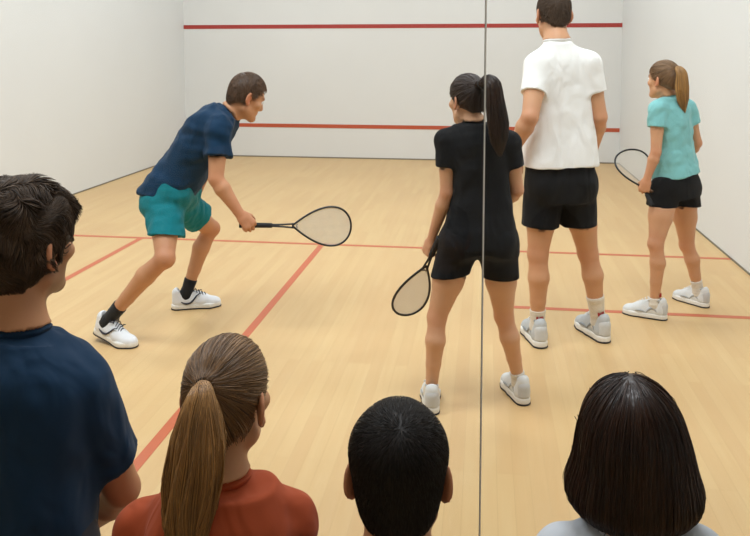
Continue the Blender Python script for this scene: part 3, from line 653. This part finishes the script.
# ---- woman in black
def black_woman():
    s = .90; bL, bR = F(431, 408), F(519, 399); fL, fR = yawdir(8), yawdir(20)
    J = mk(s, F(473, 404), head=P(467, 100, 3.43), hf=yawdir(36)+V(0, 0, -.12), hu=V(-.05, .02, 1), hs=.90, neck=P(474, 124, 3.40), pel=P(479, 240, 3.40), shL=P(447, 141, 3.38), shR=P(509, 143, 3.42),
           elL=P(447, 192, 3.38), wrL=P(431, 240, 3.43), elR=P(517, 190, 3.44), wrR=P(502, 206, 3.62), hipL=P(459, 244, 3.39), hipR=P(498, 245, 3.41),
           knL=P(437, 317, 3.37), knR=P(504, 316, 3.46), anL=bL+V(0, 0, .078), anR=bR+V(0, 0, .078), footL=fL, footR=fR)
    ax = nrm(P(402, 314, 3.55)-P(440, 238, 3.34)); dL = nrm(J['wrL']-J['elL'])
    bt = [(-.10, .160, .105, -.012), (.05, .172, .118, -.012), (.22, .150, .105, 0, .008), (.45, .122, .088, 0, .018), (.62, .130, .098, .004, .018), (.80, .136, .100, .004, .008), (.92, .104, .078), (1.0, .055, .05)]
    o, hf, R, hs = body(J, s, True, 'dark-haired woman in all-black sports outfit, back turned, holding a lowered racket', M['skin_pale'],
        dict(L=dict(d=dL+V(-.1, .05, -.1), t=-ax*.0+V(-.5, .6, -.2), curl=(60, 75, 45), thumb=.7), R=dict(d=V(-.6, .5, -.2), t=V(.1, .3, 1), curl=(40, 50, 30))), table=bt)
    u, rs, rp, fs, fp = frames(J)
    tb = [(-.05, .184, .124, -.014, -.004), (.05, .184, .125, -.012), (.2, .166, .115, -.004, .008), (.4, .143, .098, 0, .018), (.6, .139, .102, .004, .018), (.80, .142, .108, .004, .008), (.92, .130, .088), (1.0, .09, .06)]
    sh = garment(o, 'top', shirt_ops(J, s, tb, None, .052, True, sleeve=.50, r1=.060, r2=.056, yoke=.044), .005, M['black'],
        [(V(.6, 0, 1), 3, 12, .0030, 1.7), (V(1, 0, .1), 3, 20, .0016, 4.7)]); neckband(sh, J, M['black'])
    so = [(1, loft(J['pel'], J['neck'], rp, rs, fp, fs, [(-.09, .165, .115, -.012), (.05, .180, .123, -.012), (.2, .164, .112, -.004, .008)], s), 0.)]
    for sd, hem in (('L', P(450, 275, 3.37)), ('R', P(501, 277, 3.42))):
        H_ = J['hip'+sd]; a2 = nrm(J['kn'+sd]-H_); so += [(1, pmax(rc(H_, hem+a2*.05, .098*s, .0875*s), half(hem, V(.12 if sd == 'L' else -.02, 0, -1))), .05*s), (1, sph(H_-fp*.036*s+V(0, 0, .01), .092*s), .03*s)]
    garment(o, 'shorts', so, .005, M['black'], [(V(1, 0, 0), 3, 18, .0015, 2.)])
    sock(o, J, 'L', s, .10, M['sockw'], fem=True); sock(o, J, 'R', s, .17, M['sockw'], fem=True)
    shoe(o, bL, fL, s, STY_WHITE); shoe(o, bR, fR, s, STY_WHITE)
    tie = P(481, 84, 3.33)
    ponytail_hair(o, hf, R, hs, M['h_black'], tie, [tie+V(0, 0, -.005), P(487, 79, 3.28), P(494, 84, 3.26), P(495, 100, 3.26), P(498, 125, 3.27), P(499, 140, 3.28), P(500, 156, 3.29)], [.014, .024, .031, .036, .042, .036, .008], 2600, 1500, .0016, tmat=None)
    racket('black squash racket hanging from the hand of the woman in black', P(440, 237, 3.36), P(403, 315, 3.50), V(.55, -1, .1), .165, .64)
def teal_woman():
    s = .915; bL, bR = F(654, 318), F(698, 305); fL, fR = nrm(F(624, 312.5)-F(660, 318.5)), nrm(F(678, 298.5)-F(703, 306))
    J = mk(s, F(674, 312), head=P(663, 80, 4.88), hf=yawdir(40)+V(0, 0, -.08), hu=V(0, 0, 1), hs=.93, neck=P(670, 98, 4.88), pel=P(676, 186, 4.88), shL=P(658, 110, 4.79), shR=P(687, 109, 4.97),
           elL=P(656, 152, 4.74), wrL=P(647, 179, 4.74), elR=P(697, 143, 5.0), wrR=P(686, 160, 5.16), hipL=P(665, 189, 4.81), hipR=P(683, 189, 4.95),
           knL=P(656, 244, 4.72), knR=P(687, 245, 4.98), anL=bL+V(0, 0, .082), anR=bR+V(0, 0, .082), footL=fL, footR=fR)
    o, hf, R, hs = body(J, s, True, 'blonde ponytailed woman in mint t-shirt and black shorts beside the side wall', M['skin'],
        dict(L=dict(d=nrm(J['wrL']-J['elL'])+V(0, 0, -.2), t=V(-.6, .3, .4), curl=(60, 75, 45), thumb=.7), R=dict(d=V(-.7, .5, -.3), t=V(0, .2, 1), curl=(40, 50, 30))))
    u, rs, rp, fs, fp = frames(J)
    tb = [(-.20, .186, .152, -.008), (.05, .182, .148, -.008), (.2, .166, .130), (.42, .145, .112), (.62, .142, .114, .004), (.80, .143, .110, .004), (.92, .130, .088), (1.0, .09, .06)]
    ops = shirt_ops(J, s, tb, None, .052, True, sleeve=.42, r1=.062, r2=.064, yoke=.044)
    hp = P(675, 175, 4.88); n = nrm(P(680, 190, 4.88)-P(675, 173, 4.88)+V(.0, .25*.0, 0)); ops.append((0, half(hp, V(.14, 0, -1)), .004))
    # the sleeves and torso lie above the slanting hem
    sh = garment(o, 't_shirt', ops, .0055, M['mint'], [(V(.8, 0, .6), 3, 13, .0055, 2.2), (V(1, 0, .1), 4, 22, .002, 9.)])
    neckband(sh, J, M['mint'])
    so = [(1, loft(J['pel'], J['neck'], rp, rs, fp, fs, [(-.12, .160, .122, -.012), (.05, .166, .124, -.012), (.18, .150, .112, -.004), (.26, .14, .10)], s), 0.)]
    for sd, hem in (('L', P(660, 206, 4.79)), ('R', P(687, 205, 4.96))):
        H_ = J['hip'+sd]; so += [(1, pmax(rc(H_, hem+V(0, 0, -.05), .101*s, .097*s), half(hem, V(-.05, 0, -1))), .02*s), (1, sph(H_-fp*.034*s+V(0, 0, .012), .085*s), .03*s)]
    garment(o, 'shorts', so, .0055, M['blackshort'], [(V(1, 0, 0), 3, 18, .0018, 2.)])
    sock(o, J, 'L', s, .12, M['sockw'], True, fem=True); sock(o, J, 'R', s, .26, M['sockw'], fem=True)
    shoe(o, bL, fL, s*.98, STY_WHITE); shoe(o, bR, fR, s*.95, STY_WHITE)
    tie = P(676, 70, 4.81)
    ponytail_hair(o, hf, R, hs, M['h_dblond'], tie, [tie, P(679, 69, 4.78), P(682, 74, 4.77), P(682, 88, 4.77), P(683, 100, 4.79), P(684, 113, 4.82)], [.013, .022, .030, .036, .032, .008], 2600, 1200, .0015, wt=.0018, tsmat=M['h_blond'])
    racket('black squash racket carried by the woman in the mint t-shirt', P(652, 206, 4.70), P(627, 150, 4.90), V(.3, -1, -.1), .215, .68)
def navy_man():
    s = 1.0; bR, bL = F(107, 341), F(186, 308); fR, fL = nrm(F(138, 351)-F(97, 342)), nrm(F(222, 305.5)-F(177, 309.5))
    J = mk(s, F(150, 325), head=P(247, 97, 4.22), hf=nrm(V(.72, .55, -.42)), hu=nrm(V(.38, .2, .9)), hs=1.02, neck=P(229, 112, 4.20), pel=P(168, 196, 4.16), shR=P(219, 128, 4.05), shL=P(226, 124, 4.38),
           elR=P(216, 179, 3.97), wrR=P(240, 214, 3.97), elL=P(205, 166, 4.52), wrL=P(196, 196, 4.50), hipR=P(165, 202, 4.08), hipL=P(174, 200, 4.24),
           knR=P(165, 258, 3.84), knL=P(211, 228, 4.56), anR=bR+V(0, 0, .108), anL=bL+V(0, 0, .085), footR=fR, footL=fL)
    ax = nrm(P(350, 226, 4.15)-P(239, 224, 3.99)); d = nrm(J['wrR']-J['elR'])
    o, hf, R, hs = body(J, s, False, 'man in navy t-shirt and teal shorts lunging forward to play a low shot', M['skin_warm'],
        dict(R=dict(d=d+V(.05, .05, .1), t=ax+V(0, .5, .35), curl=(55, 75, 45), thumb=.6), L=dict(d=V(.3, .2, -1), t=V(.6, -.5, 0), curl=(35, 40, 25))))
    u, rs, rp, fs, fp = frames(J)
    tb = [(-.30, .186, .146, -.006), (.0, .184, .146, -.008), (.2, .176, .138, -.012), (.45, .165, .128, -.022), (.65, .174, .134, -.034), (.80, .180, .130, -.034), (.92, .165, .105, -.022), (1.0, .11, .075, -.01)]
    ops = shirt_ops(J, s, tb, None, .060, sleeve=.56, r1=.074, r2=.074)
    p0, p1 = P(141, 187, 4.16), P(196, 196, 4.16); t = nrm(p1-p0); n = nrm(np.cross(t, V(0, 1, 0))); n = n if n[2] < 0 else -n
    lo = pmax(ops[0][1], half(p0, n)); ops[0] = (1, lo, 0.)
    sh = garment(o, 't_shirt', ops, .0055, M['navy'], [(V(1, 0, -.15), 1.8, 12, .0085, 6.1), (V(.4, 0, 1), 2.5, 14, .005, 3.2)])
    neckband(sh, J, M['navy'])
    so = [(1, rc(J['hipR']+u*.05, J['hipL']+u*.05, .114*s, .114*s), 0.), (1, rc(J['hipR']-u*.02-fp*.025, J['hipL']-u*.02-fp*.025, .114*s, .110*s), .03), (1, rc(J['hipR']+u*.08, J['hipL']+u*.08, .110*s, .110*s), .03)]
    for sd, hem, n in (('R', P(166, 236, 3.95), V(0, -.3, -1)), ('L', P(197, 216, 4.46), nrm(P(211, 228, 4.56)-P(176, 202, 4.24)))):
        H_ = J['hip'+sd]; a2 = nrm(J['kn'+sd]-H_); so += [(1, pmax(rc(H_, hem+a2*.06, .106*s, .097*s), half(hem, n)), .02*s)]
    garment(o, 'shorts', so, .0055, M['teal'], [(V(.2, -.3, 1), 3, 13, .006, 5.), (V(1, 0, 0), 4, 18, .003, 1.)])
    sock(o, J, 'R', s, .25, M['sockb']); sock(o, J, 'L', s, .24, M['sockb'])
    shoe(o, bR, fR, s*1.04, STY_MAN, pitch=math.radians(13)); shoe(o, bL, fL, s*1.04, STY_MAN)
    short_hair(o, hf, R, hs, M['h_brown'], 4500, .020, 5, .0013, thick=.009, top=.018, front=.100, nape=-.070, lift=.004, h=.0045, side=.7)
    racket('black squash racket swung low by the man in the navy t-shirt', P(239, 225, 3.99), P(351, 226.5, 4.17), V(.15, -1, .12), .215, .53)

def racket(label, butt, tip, nface, width, hr):
    butt = np.asarray(butt); tip = np.asarray(tip); ax = tip-butt; L = np.linalg.norm(ax); ax = ax/L; n = nrm(nface-(nface@ax)*ax); sd = np.cross(ax, n)
    H = L*hr; th0 = butt+ax*(L-H); t = np.linspace(0, 2*math.pi, 61)
    ox = width/2/.77*np.sin(t)*np.abs(np.sin(t/2)); oy = H/2*(1-np.cos(t))
    out = th0+ox[:, None]*sd+oy[:, None]*ax
    v, q, _ = tubes([out], .0058, 8)
    root = mesh_obj('squash_racket', v, q, M['frame'], None, butt); tag(root, label, 'racket')
    gl = min(.20, (L-H)*.62)
    g0 = butt; v, q, _ = tubes([np.stack([g0, g0+ax*.004, g0+ax*.016, g0+ax*gl*.5, g0+ax*gl])], [np.array([.012, .0165, .0150, .0140, .0132])], 10); mesh_obj('grip', v, q, M['grip'], root)
    y0 = gl; arms = []
    for e in (-1, 1): arms.append(np.stack([butt+ax*y0+sd*e*.004, butt+ax*(y0+(L-H-y0)*.55)+sd*e*.006, th0+ax*.012+sd*e*.011, th0+ax*.035+sd*e*np.interp(.035, oy[:31], ox[:31])]))
    v, q, _ = tubes(arms, .0052, 8); mesh_obj('shaft', v, q, M['frame'], root)
    a = th0+ax*.028; v, q, _ = tubes([np.stack([a-sd*.010, a+ax*-.006, a+sd*.010])], .004, 6); mesh_obj('throat_bridge', v, q, M['silver'], root)
    st = []; hw = lambda y: np.interp(y, oy[:31], ox[:31])
    for x in np.arange(-width/2+.003, width/2, .0062):
        yy = oy[:31][ox[:31] > abs(x)]
        if len(yy) > 1: st.append(np.stack([th0+sd*x+ax*yy.min()+n*.0006, th0+sd*x+ax*yy.max()+n*.0006]))
    for y in np.arange(.03, H, .0062):
        w = hw(y)
        if w > .006: st.append(np.stack([th0-sd*w+ax*y-n*.0006, th0+sd*w+ax*y-n*.0006]))
    v, q, _ = tubes(st, .00105, 4); mesh_obj('strings', v, q, M['string'], root)
    return root
navy_man(); black_woman(); teal_woman()

# ---- spectators behind the glass
def trousers(o, J, s, feet, h=.008):
    so = [(1, rc(J['hipL']+V(0, 0, .02), J['hipR']+V(0, 0, .02), .090*s, .090*s), 0.), (1, rc(J['pel'], J['pel']+V(0, 0, .07), .120*s, .118*s, (V(0, 1, 0), .8)), .04)]
    for sd in 'LR': so += [(1, rc(J['hip'+sd], J['kn'+sd], .092*s, .068*s), .03), (1, rc(J['kn'+sd], J['an'+sd], .066*s, .048*s), .02)]
    garment(o, 'trousers', so, h, M['trouser'], [(V(0, 1, .2), 4, 10, .004, 2.)])
    for sd in 'LR': shoe(o, J['an'+sd]*V(1, 1, 0)+V(0, 0, 0), J['foot'+sd], s, STY_DARK)
def seat_pose(J, s, seat, Yp, x, spread=.0):
    J['pel'] = V(x, Yp, seat+.10*s)
    for sd, e in (('L', -1), ('R', 1)):
        J['hip'+sd] = V(x+e*.075*s, Yp, seat+.098*s); J['kn'+sd] = V(x+e*(.075+spread)*s, Yp+.38*s, .30); J['an'+sd] = V(x+e*(.07+spread)*s, Yp+.57*s, .085); J['foot'+sd] = V(e*.1, 1, 0)
def dark_spectator():
    s = 1.0; Y = 1.50
    J = mk(s, V(-1.0, Y, 0), head=P(26, 244, 1.52), hf=yawdir(-14)+V(0, 0, -.12), hu=V(.04, .02, 1), hs=1.03, stubble=.45, neck=P(16, 335, 1.47), shR=P(80, 393, 1.50), shL=P(-80, 394, 1.44),
           elR=P(122, 488, 1.60), wrR=P(80, 528, 1.78), elL=P(-95, 500, 1.56), wrL=P(60, 500, 1.74))
    x = J['neck'][0]-.01; J['pel'] = V(x, 1.45, .56)
    for sd, e in (('L', -1), ('R', 1)):   # kneeling upright on a mat
        J['hip'+sd] = V(x+e*.085, 1.45, .54); J['kn'+sd] = V(x+e*.11, 1.50, .10); J['an'+sd] = V(x+e*.11, 1.10, .07); J['foot'+sd] = V(e*.05, -1, 0)
    J['base'] = V(x, 1.45, 0)
    o, hf, R, hs = body(J, s, False, 'tousle-haired spectator with folded arms in dark navy t-shirt, back turned', M['skin_warm'],
        dict(R=dict(d=V(-1, .2, .1), t=V(0, .3, 1), curl=(30, 30, 20)), L=dict(d=V(1, -.12, .02), t=V(0, .2, 1), curl=(15, 25, 20))), legs=False, h=.0042)
    tb = [(-.16, .172, .140), (.1, .168, .138), (.4, .166, .132), (.62, .172, .134), (.80, .176, .134), (.92, .150, .108), (1.0, .09, .07)]
    sh = garment(o, 't_shirt', shirt_ops(J, s, tb, None, .056, sleeve=.66, r1=.074, r2=.072, yoke=.056), .005, M['navy_dark'],
        [(V(.5, 0, 1), 2.5, 9, .006, 3.6), (V(-.6, 0, 1), 3, 15, .0028, 6.)]); neckband(sh, J, M['navy_dark'], .012)
    trousers(o, J, s, None)
    ops = cap_ops(hf, R, hs, .013, .026, .080, -.082, .9)
    bm = lambda v: .018*noise(v*22)+.010*noise(v*48+3)
    sd = seeds_on(ops, .005, 16000); c2 = ops[:2]; sd = sd[ev(c2, sd) > -.005]; wp = hf(.01, -.06, .1)
    def flow(p, g, k):
        d = p-wp; d = d/(np.linalg.norm(d, axis=1, keepdims=True)+1e-6)
        w = np.stack([noise(p*16+i*31.) for i in range(3)], 1)*3.0
        l = local(p, hf, R, hs); return d*.7+w-R[2]*.7*np.clip(-l[:, 1:2]*12, 0, 1)
    p1 = march(c2, sd[:12500], flow, 9, .0046, .002, .004+.040*np.clip(noise(sd[:12500]*24), 0, 1), .35); p2 = march(c2, sd[12500:], flow, 9, .0048, .003, .010+.045*np.clip(noise(sd[12500:]*24), 0, 1), .6)
    hair_part(o, ops, .005, M['h_messy'], [(p1, .0010), (p2, .0007)], bm)
def rust_woman():
    s = .93; Y = 1.35
    J = mk(s, V(-.49, Y, 0), head=P(228, 398, 1.36), hf=yawdir(-7)+V(0, 0, -.10), hu=V(0.02, .06, 1), hs=.95, neck=P(221, 484, 1.31), shR=P(288, 524, 1.36), shL=P(146, 530, 1.34),
           elR=P(270, 650, 1.42), wrR=P(240, 640, 1.64), elL=P(122, 650, 1.40), wrL=P(180, 640, 1.64))
    x = J['neck'][0]; seat_pose(J, s, .17, 1.30, x)
    J['base'] = V(x, 1.30, 0)
    o, hf, R, hs = body(J, s, True, 'woman spectator with long light-brown ponytail and rust-red top', M['skin'],
        dict(R=dict(d=V(-.6, .6, -.2), t=V(0, .4, 1)), L=dict(d=V(.6, .6, -.2), t=V(0, .4, 1))), legs=False, h=.0042)
    tb = [(-.16, .165, .125), (.2, .150, .112), (.45, .135, .100), (.62, .142, .106), (.80, .150, .110), (.92, .138, .090), (1.0, .10, .065)]
    sh = garment(o, 'sweater', shirt_ops(J, s, tb, None, .046, True, sleeve=1.0, r1=.060, r2=.052, yoke=.045), .005, M['rust'],
        [(V(.6, 0, 1), 3, 11, .004, 2.6), (V(-.5, 0, 1), 3, 17, .002, 6.)]); neckband(sh, J, M['rust'], .012)
    trousers(o, J, s, None)
    tie = P(205, 386, 1.262)
    ponytail_hair(o, hf, R, hs, M['h_light'], tie, [tie, P(202, 392, 1.235), P(200, 410, 1.225), P(199, 440, 1.222), P(193, 480, 1.222), P(188, 520, 1.225), P(186, 575, 1.235)], [.010, .020, .032, .045, .046, .042, .012], 9000, 4200, .0008, h=.0045, thick=.005, top=.010, nape=-.072, front=.075, wt=.0009, spread=2.2, tsmat=M['h_tail'])
def buzz_man():
    s = 1.0; Y = 1.3
    J = mk(s, V(-.14, Y, 0), head=P(398.5, 474, 1.31), hf=yawdir(5)+V(0, 0, -.10), hu=V(0, .06, 1), hs=1.0, neck=P(397, 572, 1.24), shR=P(470, 632, 1.25), shL=P(324, 632, 1.25),
           elR=P(474, 770, 1.30), wrR=P(430, 760, 1.52), elL=P(335, 770, 1.30), wrL=P(365, 760, 1.52))
    x = J['neck'][0]; seat_pose(J, s, .17, 1.20, x); J['pel'][2] = .26
    J['base'] = V(x, 1.20, 0)
    o, hf, R, hs = body(J, s, False, 'spectator with close-cropped black hair, head seen from behind between two women', M['skin_warm'],
        dict(R=dict(d=V(-.6, .6, -.2), t=V(0, .4, 1)), L=dict(d=V(.6, .6, -.2), t=V(0, .4, 1))), legs=False, h=.0042)
    tb = [(-.16, .155, .125), (.1, .152, .125), (.4, .15, .122), (.62, .155, .124), (.80, .155, .122), (.92, .13, .095), (1.0, .08, .07)]
    sh = garment(o, 't_shirt', shirt_ops(J, s, tb, None, .066, sleeve=.6, r1=.066, r2=.064, yoke=.050), .007, M['navy_dark'], [(V(.5, 0, 1), 2.5, 9, .005, 3.6)]); neckband(sh, J, M['navy_dark'])
    trousers(o, J, s, None)
    short_hair(o, hf, R, hs, M['h_buzz'], 17000, .013, 5, .0005, whorl=(.004, -.068, .092), thick=.007, top=.018, nape=-.088, lift=.003, wob=.35, h=.0045, side=.75, square=1.)
def bob_woman():
    s = .93; Y = 1.4
    J = mk(s, V(.27, Y, 0), head=P(629, 446, 1.43), hf=yawdir(-4)+V(0, 0, -.05), hu=V(0, .03, 1), hs=.92, neck=P(631, 536, 1.37), shR=P(696, 560, 1.40), shL=P(564, 560, 1.40),
           elR=P(708, 690, 1.46), wrR=P(660, 680, 1.68), elL=P(560, 690, 1.46), wrL=P(600, 680, 1.68))
    x = J['neck'][0]; seat_pose(J, s, .17, 1.35, x)
    J['base'] = V(x, 1.35, 0)
    o, hf, R, hs = body(J, s, True, 'woman spectator with dark chin-length bob and pale grey top', M['skin_pale'],
        dict(R=dict(d=V(-.6, .6, -.2), t=V(0, .4, 1)), L=dict(d=V(.6, .6, -.2), t=V(0, .4, 1))), legs=False, h=.0042)
    tb = [(-.16, .165, .125), (.2, .150, .112), (.45, .135, .100), (.62, .142, .106), (.80, .150, .110), (.92, .138, .090), (1.0, .10, .065)]
    sh = garment(o, 'top', shirt_ops(J, s, tb, None, .060, True, sleeve=.6, r1=.062, r2=.060, yoke=.046), .005, M['grey'], [(V(.6, 0, 1), 3, 11, .004, 2.6)]); neckband(sh, J, M['grey'])
    trousers(o, J, s, None)
    # bob: a bell of hair, open over the face
    top = P(628, 366, 1.44); zt = top[2]; cx, cyy = J['head'][0], J['head'][1]-.012
    k = 1/596.
    prof = [(529, 36), (524, 50), (517, 60), (508, 69), (499, 71.5), (490, 69.5), (475, 63.5), (450, 57), (432, 48), (420, 40), (412, 30)]
    zs = [P(629, py, 1.38)[2] for py, _ in prof]; zt = zt-.012; z0, z1 = zs[0], zs[-1]
    tb = [((z-z0)/(z1-z0), hw*k, min(hw*k*1.05, .112)*(1.02 if i > 2 else .95), 0, 0) for i, ((_, hw), z) in enumerate(zip(prof, zs))]
    bell = loft(V(cx+.006, cyy, z0), V(cx-.001, cyy+.0, z1), V(1, 0, 0), V(1, 0, 0), V(0, 1, 0), V(0, 1, 0), tb, 1., 2.15)
    ze = P(629, 432, 1.42)[2]; ops = [(1, ell(V(cx-.001, cyy-.004, ze), np.eye(3), V(.088, .108, zt-ze)), 0.), (1, bell, .02)]
    face = ell(J['head']+V(0, .125, -.07), np.eye(3), V(.070, .10, .13)); full = ops+[(-1, face, .02), (-1, rc(J['neck']+V(0, .03, -.03), J['neck']+V(0, .05, .12), .052, .052), .02)]
    sd = seeds_on(full, .006, 9500, lambda v: v[:, 1] < J['head'][1]+.06)
    cr = V(cx-.004, cyy+.005, zt+.01)
    def flow(p, g, kk):
        d = p-cr; d[:, 2] *= .3; d = d/(np.linalg.norm(d, axis=1, keepdims=True)+1e-6); w = np.clip((cr[2]-p[:, 2:3])/.05, 0, 1)**.7
        return d*(1-w)+V(0, 0, -1.3)*w+d*.05
    sd0 = sd[rng.random(len(sd)) < np.clip((sd[:, 2]-z0)/(zt-z0)+.25, 0, 1)]
    pth = march(ops, sd0, flow, 13, .0115, .0008, .0012, .05); pth = pth[(pth[:, :, 2] > z0-.02).all(1)]
    pth = pth+.0015*rng.normal(size=(len(pth), 1, 3))
    # a few stray ends along the lower edge
    bm = lambda v: .0022*ridge(v, V(0, 0, 1), 4, 60, 1.)
    hair_part(o, full, .005, M['h_bob'], [(pth, .0008)], bm, attr=.2)
dark_spectator(); rust_woman(); buzz_man(); bob_woman()

# ---- seats of the spectators
def boxes_obj(name, boxes, m, parent=None, origin=None):
    v, q = box_arr(boxes); return mesh_obj(name, v, q, m, parent, origin, smooth=False)
b = boxes_obj('bench', [((-.70, 1.02, .12), (.55, 1.52, .155))], M['wood'], None, V(-.1, 1.25, 0)); tag(b, 'low wooden bench under the three seated spectators', 'bench')
for xx in (-.64, .43): boxes_obj('leg', [((xx, 1.06, 0), (xx+.06, 1.48, .12))], M['wood'], b)
mx_ = -1.0
mat_ = mesh_obj('kneeling_mat', *surf([(1, rc(V(mx_-.2, 1.0, .018), V(mx_+.2, 1.0, .018), .02, .02), 0.), (1, rc(V(mx_-.2, 1.6, .018), V(mx_+.2, 1.6, .018), .02, .02), 0.), (1, rc(V(mx_, 1.0, .018), V(mx_, 1.6, .018), .22, .22, (V(0, 0, 1), .085)), 0.)], .008, 1), M['trouser'], None, V(mx_, 1.3, 0)); tag(mat_, 'thin dark exercise mat under the kneeling spectator in dark navy', 'mat')

for o in [x for x in bpy.data.objects if x.name.split('.')[0] == 'person']: tuck(o)

# ------------------------------------------------------------------ light, sky, camera
def area(name, loc, rot, sx_, sy_, e, col=(.92, .97, 1)):
    l = bpy.data.lights.new(name, 'AREA'); l.shape = 'RECTANGLE'; l.size = sx_; l.size_y = sy_; l.energy = e; l.color = col
    o = bpy.data.objects.new(name, l); o.location = loc; o.rotation_euler = rot; C.objects.link(o); return o
for y, e in ((2.7, 80), (5.8, 55), (8.6, 60)):  # the nearest row is added to brighten the near floor
    for x in (-2.9, .3): area('ceiling_lamp', (x, y, 5.1), (0, 0, 0), 1.6, 1.0, e)
for x in (-3.0, .2): area('court_fill', (x, 1.75, 4.7), (math.radians(28), 0, 0), 2.2, 1.0, 48)  # added fill, no known fixture, aimed at the backs of the players
w = bpy.data.worlds.new('hall_light'); bpy.context.scene.world = w; w.use_nodes = True
w.node_tree.nodes['Background'].inputs[0].default_value = (.95, .98, 1, 1); w.node_tree.nodes['Background'].inputs[1].default_value = .22
cam = bpy.data.cameras.new('camera'); co = bpy.data.objects.new('camera', cam); C.objects.link(co)
cam.sensor_fit = 'HORIZONTAL'; cam.sensor_width = 36; cam.lens = f_px/750*36; cam.shift_y = -(268-cy)/750; cam.clip_start = .02
import mathutils
co.matrix_world = mathutils.Matrix(((RT[0], UP[0], -FW[0], 0), (RT[1], UP[1], -FW[1], 0), (RT[2], UP[2], -FW[2], CAMZ), (0, 0, 0, 1)))
sc = bpy.context.scene; sc.camera = co
sc.view_settings.view_transform = 'Standard'; sc.view_settings.look = 'None'; sc.view_settings.exposure = 0.
for o in bpy.data.objects:
    if '_o' in o: del o['_o']
print('built in %.1f s' % (time.time()-T0))
